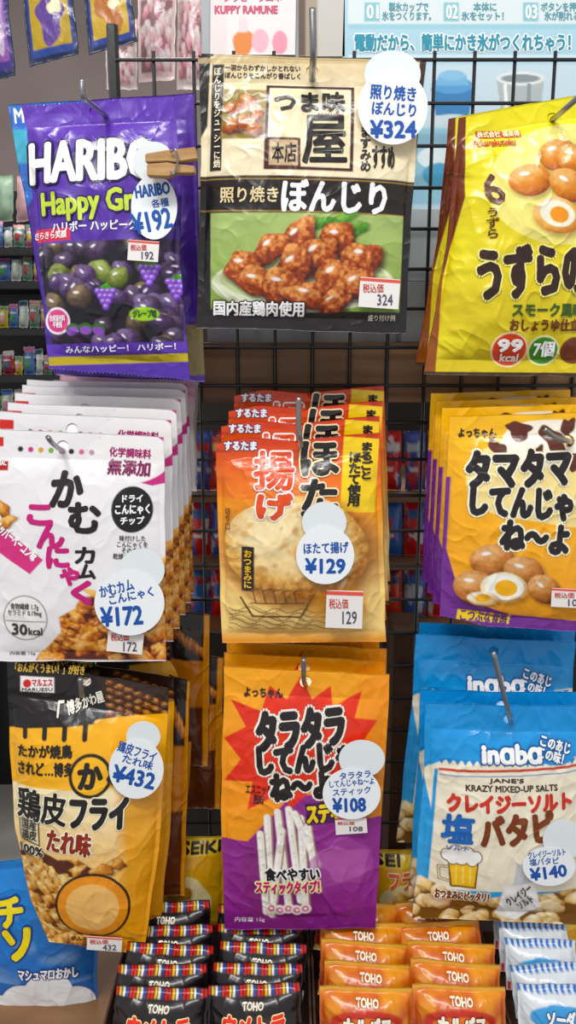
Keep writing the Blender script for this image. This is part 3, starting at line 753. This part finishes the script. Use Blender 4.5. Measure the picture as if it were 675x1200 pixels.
H10=bag('snack_bag','blue and cream salted peanut bag with beer mug print','snack bag',
 [(500,829),(700,832),(690,1090),(485,1082)],0.66,M_FILM,'#4aa6dc',a_inaba,x_inaba,hole=[(598,846,6)],group='blue salted peanut bags',
 H=0.014,v0=0.12,v1=0.05,wr=0.0011,seed=91,left=[(0,0),(.3,3),(.6,1),(1,0)])
copy_bag(H10,500,829,-6,-16,0.02,'blue salted peanut bag hanging behind a matching bag')
copy_bag(H10,600,880,-26,-80,0.05,'blue salted peanut bag hung higher on the hook behind others',rot=math.radians(2))
copy_bag(H10,600,880,-24,-95,0.07,'blue salted peanut bag hung higher on the hook behind others',rot=math.radians(2))
price_tag(H10,(660,984,24,24),(643,1014,31,23),[t('クレイジーソルト',618,995,662,1003,BLUE,.2,r=-6),t('塩バタピ',620,1004,654,1012,BLUE,.2,r=-4),t('¥140',621,1014,663,1028,BLUE,.8,r=-8)])

# ============================================================ hooks
def hook(pts,r=0.0021):
    return tube('display_hook',[PW(a,b,d) for a,b,d in pts],r,M_METAL,'bent steel wire display hook holding snack bags','hook')
hook([(150,152,.765),(132,143,.70),(122,134,.66),(104,120,.632),(97,112,.622),(96,94,.622)])
hook([(366,150,.765),(366,110,.70),(366,86,.655),(367,72,.63),(367,50,.622),(366,10,.622)],.0025)
hook([(600,175,.765),(630,150,.70),(650,138,.66),(662,128,.64),(680,112,.63)])
hook([(110,500,.765),(90,530,.70),(74,528,.655),(62,520,.63),(56,512,.622)])
hook([(350,505,.765),(352,522,.66),(352,516,.63),(350,500,.625),(350,466,.622)])
hook([(620,505,.765),(655,520,.70),(668,518,.655),(650,512,.63),(638,503,.622)])
hook([(120,800,.765),(104,806,.70),(98,806,.652),(96,815,.63),(94,795,.622)])
hook([(357,780,.765),(358,800,.70),(358,802,.655),(356,796,.63),(356,772,.622)])
hook([(600,815,.765),(600,838,.70),(599,846,.655),(592,820,.63),(578,764,.622)])
# ---- wire grid with posts to the floor
def grid():
    V=[];Fc=[]
    D=.77;r=.0016
    z0=PW(337,1130,D)[2];z1=PW(337,60,D)[2];x0=PW(150,500,D)[0];x1=PW(720,500,D)[0]
    def rod(a,b,r=r):
        a=np.array(a);b=np.array(b);d=(b-a)/np.linalg.norm(b-a);s=np.cross(d,[0,1,0]);q=np.array([0,1.,0])
        n0=len(V)
        for e in(a,b):
            for k in range(6):
                g=k*math.pi/3;V.append(tuple(e+r*(s*math.cos(g)+q*math.sin(g))))
        for k in range(6): Fc.append((n0+k,n0+(k+1)%6,n0+6+(k+1)%6,n0+6+k))
        Fc.append(tuple(n0+k for k in range(6)));Fc.append(tuple(n0+11-k for k in range(6)))
    x=x0;xs=[]
    while x<=x1+1e-6: xs.append(x);x+=0.034
    for x in xs: rod((x,D,z0),(x,D,z1))
    z=z0
    while z<=z1: rod((x0,D-.0032,z),(xs[-1],D-.0032,z));z+=0.034
    for x in(x0,xs[-1]): rod((x,D,0),(x,D,z1+.02),.005)
    me=bpy.data.meshes.new('wire_grid_panel');o0=np.array([0,D,0]);me.from_pydata([tuple(np.array(v)-o0) for v in V],[],Fc);me.materials.append(M_BLACK)
    o=newobj('wire_grid_panel',me,o0);meta(o,'black coated wire grid display panel behind the hanging snacks','grid panel')
grid()

# ============================================================ clothespin
def prism(name,pts,D0,D1,mat,parent,origin,bev=.0006):
    bm=bmesh.new()
    a=[bm.verts.new(tuple(np.array(PW(x,y,D0))-origin)) for x,y in pts]
    b=[bm.verts.new(tuple(np.array(PW(x,y,D0))-origin+np.array([0,D1-D0,0]))) for x,y in pts]
    n=len(pts);bm.faces.new(a);bm.faces.new(b[::-1])
    for i in range(n): bm.faces.new((a[(i+1)%n],a[i],b[i],b[(i+1)%n]))
    bmesh.ops.recalc_face_normals(bm,faces=bm.faces[:])
    if bev: bmesh.ops.bevel(bm,geom=bm.edges[:],offset=bev,segments=2,affect='EDGES')
    me=bpy.data.meshes.new(name);bm.to_mesh(me);bm.free();me.materials.append(mat)
    return newobj(name,me,(0,0,0),parent)
o0=PW(232,190,.645);E=newobj('clothespin',None,o0);E.empty_display_size=.01
meta(E,'pale wooden clothespin clipped to the purple candy bag','clothespin')
prism('prong',[(172,192),(172,206),(198,207),(206,203),(228,203),(228,194),(205,192),(196,190)],.632,.642,M_WOOD,E,o0)
prism('prong',[(170,190),(170,180),(200,175),(229,172),(231,186),(206,190),(196,189)],.632,.642,M_WOOD,E,o0)
sp=tube('spring',[PW(200,178,.630),PW(206,176,.628),PW(208,190,.629),PW(204,204,.630),PW(200,200,.630)],.0008,M_METAL,None,None)
sp.location=tuple(np.array(sp.location)-o0);sp.parent=E;sp['label']='small steel spring'

# ============================================================ posters & backing
def flat(name,label,cat,quad,D,base,paint,texts,mat=M_CARD,step=1.5,group=None):
    s=Sheet(quad,D,H=0,step=step);me=s.build(name,mat,base,paint,texts)
    o=newobj(name,me,s.origin);meta(o,label,cat,group);return o
def wbox(name,px0,py0,px1,py1,D0,D1,mat,label,cat,bev=.001,floor=False,zD=None):
    a=PW(px0,py1,zD or D0);b=PW(px1,py0,zD or D0)
    o=box(name,a[0],b[0],D0,D1,0 if floor else a[2],b[2],mat,bev);meta(o,label,cat);return o
def a_ice(A):
    A.grad([(380,-80),(720,-80),(720,260),(380,260)],'#b8d8e4','#a4c8d8',-60,240)
    A.rect(408,-80,720,28,'#dce6e8')
    for x in(427,520,613): A.rect(x,3,x+18,25,'#8fc4cc')
    A.rect(408,28,720,34,'#a0ccd8')
    A.rect(408,64,720,70,'#e8f4f6',a=.6)
    A.poly([(500,75),(720,75),(720,260),(480,260)],'#cadde6',6)
    A.poly([(505,104),(556,104),(548,142),(512,142)],'#3f7fb4');A.ell(530,100,24,10,'#5c9ccc');A.poly([(514,88),(546,88),(550,100),(510,100)],'#7db4da');A.ell(530,88,15,6,'#8fc0e0')
    A.ell(530,142,30,8,'#cfdfe6')
    A.poly([(582,92),(638,92),(632,140),(588,140)],'#b4bcbc');A.ell(610,92,28,8,'#e8eded');A.ell(610,92,23,5,'#8a9698');A.line([(592,100),(594,136)],4,'#f4f8f8');A.line([(620,100),(619,136)],5,'#8d9898')
    A.rect(480,150,560,240,'#8fc4da',3,.8);A.ell(515,185,26,14,'#e8f6fa');A.ell(515,205,20,14,'#5aa6cc')
x_ice=[t('01',430,6,443,22,'#ffffff',.6),t('02',523,6,536,22,'#ffffff',.6),t('03',616,6,629,22,'#ffffff',.6),
 t('製氷カップで\n氷をつくります。',448,3,505,24,'#5b9aa6',.3),t('本体に\n氷をセット！',541,3,590,24,'#5b9aa6',.3),t('ボタンを押せば\n氷が削れる！',634,3,692,24,'#5b9aa6',.3),
 t('電動だから、簡単にかき氷がつくれちゃう！',416,40,668,60,'#3492a8',.7,1.6,'#ffffff')]
flat('poster','pale blue ice shaver poster with teal lettering behind the wire grid','poster',[(405,-70),(712,-70),(712,250),(396,250)],.822,'#c4e0ea',a_ice,x_ice)
def a_kup(A):
    A.rect(247,-60,348,15,'#ece4e4');A.rect(247,-60,266,70,'#e6d2d2',3,.5)
    A.ell(285,50,12,16,'#e08a4a',0,.1);A.ell(305,48,10,14,'#f2b8c4');A.ell(328,50,9,14,'#e89aac')
    A.rect(280,20,290,38,'#f4d8dc')
flat('poster','white drink poster with small pink lettering','poster',[(247,-60),(348,-60),(346,64),(246,64)],.822,'#ece7e6',a_kup,[t('KUPPY RAMUNE',252,7,325,16,'#c8506c',.6),t('クッピーラムネ',262,-6,330,2,'#c8506c',.3)])
flat('poster','plain brown and white card beside the drink poster','poster',[(350,-60),(404,-60),(404,66),(350,66)],.822,'#a89886',lambda A:(A.rect(372,-60,404,66,'#c8c4bc',2),A.rect(350,-60,358,66,'#5d4a3c',2)),[])
wbox('header_panel',243,-90,730,402,.825,.845,M_PALE,'pale grey header panel standing on the wooden board','panel')
wbox('wooden_board',235,402,730,472,.774,.85,M_BOARD,'brown wooden board mounted behind the black wire grid','board')
wbox('backing_panel',180,380,760,1160,1.14,1.16,M_DARK,'dark backing panel closing the display rack','panel',floor=True)
for yb in (575,652,724):
    wbox('shelf',195,yb,570,yb+8,.90,1.14,M_BOARD,'narrow brown shelf carrying small foil packets','shelf',zD=.93)
def stripes(cols,seed):
    def f(A):
        R=random.Random(seed)
        for i in range(9):
            x=R.uniform(0,100);y=R.uniform(0,100)
            A.ell(x,y,R.uniform(8,26),R.uniform(6,22),R.choice(cols),R.uniform(-40,40),.3,seed+i,a=.9)
        A.rect(8,20,92,34,R.choice(cols));A.rect(20,60,60,66,'#e4e0da')
    return f
sets=[['#d02c2c','#2f5fa8','#e8e4e0'],['#3a6ab8','#c8d4dc','#a82f34'],['#c8402a','#f0d08c','#3a3a5a'],['#4757a6','#b8c8d0','#d03a2a']]
k=0
for (y,hh) in((505,70),(584,68),(662,62)):
    for x in (222,246,418,446,474,502,530):
        k+=1;c=sets[(k*7)%4];ww=26
        bag('snack_packet','small '+['red and blue','blue and silver','red and cream','blue and grey'][(k*7)%4]+' foil packet on the rear shelf','snack packet',
          [(x,y),(x+ww,y+1),(x+ww-1,y+hh),(x+1,y+hh)],.93,M_FILM,c[0],stripes(c,k),[],group='small foil packets on the rear shelf',local=(100,100),H=.008,step=2,wr=.001,seed=k,v0=.05)
for i,(x0,y0,x1,y1,c) in enumerate([(478,245,545,330,'#b4bcc0'),(470,330,540,401.5,'#a0a4a8')]):
    a=PW(x0,y1,.80);b=PW(x1,y0,.80);o=box('carton',a[0],b[0],.80,.82,a[2],b[2],M_CARD,.001,col=c);meta(o,'pale grey carton standing behind the wire grid','carton')

for i,(x0,y0) in enumerate([(70,436),(62,446),(50,456)]):
    bag('snack_pouch','white and pink pouch hanging at the back of the hook','snack pouch',[(x0,y0),(232-i*2,y0+8),(230,y0+120),(x0,y0+120)],.745-.007*i,M_SOFT,'#dcd6d4',
      lambda A:(A.rect(0,0,100,9,'#e7b9c8'),A.rect(55,12,92,24,'#c85a8a'),A.rect(10,14,40,20,'#d8c890')),[],group='white and pink pouches at the back',local=(100,100),H=.003,step=3,wr=.0004,seed=i)
def a_br(A):
    A.rect(0,0,100,30,'#1c100b')
    for k in range(8): A.chunk(20+k*9,14+k*1.5,6,4,10,'#4a1c0a','#9a5420','#e0a458',k,.2,.3)
    A.rect(0,30,100,60,'#c07a1e');A.rect(0,60,100,100,'#5c2c10');A.rect(86,0,100,100,'#d8941e')
for i,(q,D) in enumerate([([(196,716),(246,722),(244,900),(196,900)],.735),([(198,792),(222,800),(216,1052),(180,1052)],.70),([(216,768),(262,772),(258,950),(216,950)],.742)]):
    bag('snack_pouch','brown and orange grilled skewer pouch hanging behind the front bags','snack pouch',q,D,M_FILM,'#8a4a18',a_br,[],group='brown grilled skewer pouches',local=(100,100),H=.006,step=2,wr=.001,seed=i+4)
wbox('carton',455,740,500,1000,.80,.86,M_CARDB,'tall brown carton standing behind the hanging bags','carton',floor=True)

def a_yel(A):
    A.grad([(0,0),(100,0),(100,100),(0,100)],'#e8a826','#d8b04a',0,100)
    A.rect(0,0,100,16,'#f4d25a');A.ell(50,60,36,26,'#f8e6b0',0,.1,2)
    A.chunk(34,64,14,9,20,'#a0601c','#e0a850','#fbe0a0',1);A.chunk(60,68,15,9,-20,'#a0601c','#e0a850','#fbe0a0',2);A.chunk(50,50,13,8,0,'#a0601c','#e0a850','#fbe0a0',3)
    A.rect(0,88,100,100,'#c8341e')
for i,(q,D,tx) in enumerate([([(162,985),(262,985),(262,1100),(160,1100)],.725,[t('SEIKI',52,3,96,13,'#2a1a10',.6),t('フライ',6,20,40,36,'#c8241a',1.2,1,'#ffffff')]),
   ([(436,1000),(500,1000),(500,1100),(436,1100)],.725,[t('SEI',4,3,50,13,'#2a1a10',.8),t('フライ',30,20,96,38,'#e8742a',1.4,1,'#ffffff')]),
   ([(596,1085),(690,1068),(700,1180),(610,1195)],.70,[t('SEIKI',10,3,60,13,'#2a1a10',.6)])]):
    bag('snack_packet','yellow fried snack packet standing behind the lowest row','snack packet',q,D,M_FILM,'#f0b42a',a_yel,tx,group='yellow fried snack packets',local=(100,100),H=.012,step=1.3,wr=.001,seed=i+14,v0=.04)
def a_blue(A):
    A.grad([(-20,980),(120,980),(120,1220),(-20,1220)],'#2f86d2','#1c62b4',1010,1200)
    cl=((30,1180,30),(58,1165,30),(85,1180,26),(5,1190,24),(60,1200,40))
    for (a,b,r) in cl: A.ell(a,b,r+2,r+2,'#1c4f9a')
    for (a,b,r) in cl: A.ell(a,b,r,r,'#f2f6fa')
    A.mix(A.cov([(-20,1015),(110,1000),(110,1150),(-20,1150)])*np.clip((vn(A.x/20,A.y/16,4)-.65)*3,0,1)*.3,'#bfe0f4')
bag('snack_bag','blue marshmallow snack bag with yellow lettering and white cloud shape','snack bag',[(-20,1016),(112,1000),(112,1215),(-20,1215)],.69,M_FILM,'#2f86d2',a_blue,
 [t('チ',-2,1052,28,1082,'#f6e23a',2.0,2.0,'#1a3a80',r=-12),t('ソ',8,1085,40,1118,'#f6e23a',2.4,2.0,'#1a3a80',r=-12),t('マシュマロおかし',24,1130,92,1142,'#ffffff',.6,1.2,'#1a3a80')],H=.012,wr=.0012,seed=5,v0=.05)

# ---- display trays with pillow packets
def a_blk(A):
    A.c[:]=lin('#160f11')
    cols=['#d8302a','#f0c82a','#f4f0ea','#2a4aa0','#d8302a']
    for k in range(26):
        A.rect(k*4.6,1,k*4.6+2.8,9,cols[k%5]);A.rect(k*4.6,50,k*4.6+2.8,59,cols[(k+2)%5])
    A.ell(60,38,38,12,'#3a2426')
x_blk=[t('TOHO',46,12,72,19,'#f2e6d0',.4),t('ウメトラ',22,25,98,43,'#e83a2a',1.3,1.2,'#f6e6b0')]
def a_org(A):
    A.grad([(0,0),(120,0),(120,60),(0,60)],'#d8741a','#9c3410',0,50)
    A.mix(np.clip((vn(A.x/12,A.y/20,4)-.5)*3,0,1)*.6,'#f2b038')
    A.rect(0,0,120,4,'#d8a850');A.ell(60,32,46,15,'#b82a16',a=.9);A.ell(60,34,36,10,'#e07a1c')
    A.rect(0,54,120,60,'#f0c070')
    for k in range(14): A.line([(k*9,54),(k*9+5,60)],1,'#a86020')
x_org=[t('TOHO',46,7,74,14,'#fff0d8',.4),t('カルパス',30,24,90,42,'#fff4e0',1.2,1.0,'#8a1c10')]
def a_wht(A):
    A.c[:]=lin('#d8dee2')
    for k in range(12): A.rect(k*10,0,k*10+5,8,'#2a6ab8');A.rect(k*10+2,50,k*10+7,60,'#d8323a')
    A.ell(60,30,44,14,'#4a9ad0')
x_wht=[t('ソーダ',40,22,82,38,'#ffffff',1.2,1.0,'#1c4a8a')]
def stack(nm,label,group,cols,rows,D0,dD,w,h,paint,texts,ytop,seed,jx=4,rz=.07,H=.013):
    proto=None
    for r in range(rows):
        for c,cx in enumerate(cols):
            R=random.Random(seed+r*13+c*5)
            if proto is None:
                x0,y0=cx-w/2,ytop
                proto=bag(nm,label,'snack packet',[(x0,y0),(x0+w,y0),(x0+w,y0+h),(x0,y0+h)],D0,M_FILM,'#888888',paint,texts,group=group,local=(120,60),H=H,step=1.2,wr=.0014,seed=seed,v0=.1,v1=.1)
                pc=cx
            else:
                d=np.array([PW(cx,ytop,D0)[0]-PW(pc,ytop,D0)[0]+R.uniform(-1,1)*.001*jx,dD*r,R.uniform(-.002,.003)+.003*r])
                E=proto['E'].copy();COL.objects.link(E);E.location=tuple(np.array(proto['E'].location)+d);E.rotation_euler=(-.3,R.uniform(-rz,rz),0)
                b=proto['body'].copy();COL.objects.link(b);b.parent=E
    proto['E'].rotation_euler=(-.3,.03,0)
stack('snack_packet','small black snack packet with coloured checked ends in a tray','black packets in the tray',[184,302],5,.59,.022,112,58,a_blk,x_blk,1176,3)
stack('snack_packet','small orange glossy sausage packet packed in a display tray','orange packets in the tray',[430,540],5,.59,.0225,112,58,a_org,x_org,1176,7,rz=.14)
stack('snack_packet','small white and blue candy packet in a display tray','white packets in the tray',[656],5,.59,.022,90,54,a_wht,x_wht,1172,9)
TZ=PW(337,1262,.60)[2]-.004
def tray(x0,x1,label):
    z0=TZ+.004;z1=PW(337,1206,.60)[2];a=PW(x0,1190,.60)[0];b=PW(x1,1190,.60)[0]
    o=np.array([(a+b)/2,.65,z0-.004]);E=newobj('display_tray',None,o);meta(E,label,'display tray')
    def bx(n,xa,xb,ya,yb,za,zb):
        q=box(n,xa,xb,ya,yb,za,zb,M_CARDB,.0005);q.location=tuple(np.array(q.location)-o);q.parent=E
    bx('base',a,b,.56,.72,z0-.004,z0-.001);bx('side_wall',a,a+.002,.56,.72,z0-.001,z1);bx('side_wall',b-.002,b,.56,.72,z0-.001,z1)
    bx('front_wall',a+.002,b-.002,.56,.562,z0-.001,z1-.02);bx('back_wall',a+.002,b-.002,.718,.72,z0-.001,z1)
tray(118,366,'brown cardboard tray filled with small black snack packets')
tray(368,598,'brown cardboard tray filled with small orange snack packets')
tray(600,712,'brown cardboard tray filled with small white packets')
o=np.array([0,.65,0]);E=newobj('display_table',None,o);meta(E,'dark wooden table carrying the cardboard snack trays','table')
def bt(n,xa,xb,ya,yb,za,zb):
    q=box(n,xa,xb,ya,yb,za,zb,M_BOARD,.002);q.location=tuple(np.array(q.location)-o);q.parent=E
bt('table_top',-.42,.42,.54,.762,TZ-.02,TZ)
for xx in(-.4,.37):
    for yy in(.55,.73): bt('leg',xx,xx+.03,yy,yy+.03,0,TZ-.02)

# ============================================================ shop interior behind
def card(q,D,base,c2,c3,i,hue):
    def f(A):
        A.rect(6,6,94,94,base);A.rect(12,30,88,86,c2);A.ell(50,56,28,20,c3,20,.35,i);A.ell(62,44,12,9,'#f4e8c0',0,.3,i+2);A.rect(12,10,88,24,'#c8c4ba')
    bag('card_packet','glossy '+hue+' trading card packet hanging from the rack top','card packet',q,D,M_FILM,'#182448',f,[],group='trading card packets',local=(100,100),H=.003,step=1.5,wr=.0005,seed=i,v0=.02,v1=.02)
card([(22,-40),(82,-40),(92,62),(34,78)],.95,'#24408a','#b89a3a','#5a3a8a',1,'dark blue')
card([(94,-40),(150,-40),(160,48),(104,64)],.95,'#2a3f8a','#c8a84a','#b06a2a',2,'blue and yellow')
card([(-40,-40),(4,-40),(18,88),(-20,96)],.95,'#3a2a7a','#804a98','#b8a8c0',3,'purple')
tube('hanging_rail',[PW(-60,-42,.955),PW(60,-42,.955),PW(170,-42,.955)],.004,M_BLACK,'black rail carrying the trading card packets','rail')
for i,(q,c,c2) in enumerate([([(160,-30),(206,-30),(204,92),(162,96)],'#ead0cc','#c85a5a'),([(208,-30),(244,-30),(242,104),(206,104)],'#e8dcd6','#d8828a'),([(120,20),(160,20),(160,104),(124,104)],'#d6c6c4','#e0b0b8')]):
    bag('snack_bag','pale pink clear candy bag hanging deeper in the shop','snack bag',q,1.05+.03*i,M_FILM,c,
      (lambda cc,k:(lambda A:(A.rect(0,0,100,18,cc),A.heap([(8,24),(92,24),(92,92),(8,92)],40,(6,9),[('#b88a8a','#d8b8b4','#eeeeee'),('#a85a6a','#d090a0','#ebd0d0')],k,1.2,.4,.2,.1))))(c2,i),[],group='pale pink candy bags',local=(100,100),H=.01,step=1.6,wr=.001,seed=i,v0=.1)
Ds=2.2
a=PW(-120,505,Ds);b=PW(250,190,Ds)
E=newobj('store_shelf',None,(a[0],Ds,0));meta(E,'black metal store shelving unit full of small goods','shelf');o0=np.array(E.location)
def sb(n,*ar):
    q=box(n,*ar,M_BLACK,.002);q.location=tuple(np.array(q.location)-o0);q.parent=E
rowsy=[290,330,385,440,490,560]
for yy in rowsy:
    z=PW(0,yy,Ds)[2];sb('shelf_board',a[0],b[0],Ds,Ds+.3,z-.018,z)
sb('back_panel',a[0],b[0],Ds+.3,Ds+.32,0,PW(0,200,Ds)[2]);sb('upright',a[0]-.03,a[0],Ds,Ds+.3,0,PW(0,200,Ds)[2]);sb('upright',b[0],b[0]+.03,Ds,Ds+.3,0,PW(0,200,Ds)[2])
pals=['#4a8a5a','#c8d8c0','#a83a4a','#d8c05a','#5a7ab0','#d0d0cc','#7aa08a','#c07a9a','#3a5a6a','#d8a0a0']
n=0
def a_it(c,i):
    def f(A):
        A.c[:]=lin(c);A.rect(0,0,100,22,pals[(i+3)%10]);A.ell(50,60,26,20,pals[(i+6)%10],0,.2,i);A.rect(15,34,85,42,'#e2e0da')
    return f
for ri,yy in enumerate(rowsy[:5]):
    x=-40
    while x<70:
        ww=random.uniform(9,15);hh=random.uniform(22,34);n+=1
        bag('snack_packet','small colourful packet standing on the store shelf','snack packet',[(x,yy-hh),(x+ww-1,yy-hh),(x+ww-1,yy-1),(x,yy-1)],Ds+.06,M_FILM,pals[n%10],a_it(pals[n%10],n),[],group='packets on the store shelf',local=(100,100),H=.02,step=1.5,wr=.002,seed=n,v0=.05)
        x+=ww
for i in range(3):
    q=[(-30+i*24,205),(-10+i*24,203),(-10+i*24,258),(-30+i*24,260)]
    bag('snack_packet','pale packet standing on top of the store shelf','snack packet',q,Ds+.1,M_SOFT,['#c8b8b0','#98b098','#d0a8a8'][i],None,[],group='pale packets on the shelf top',local=(100,100),H=.02,step=2,wr=.002,seed=i+50)
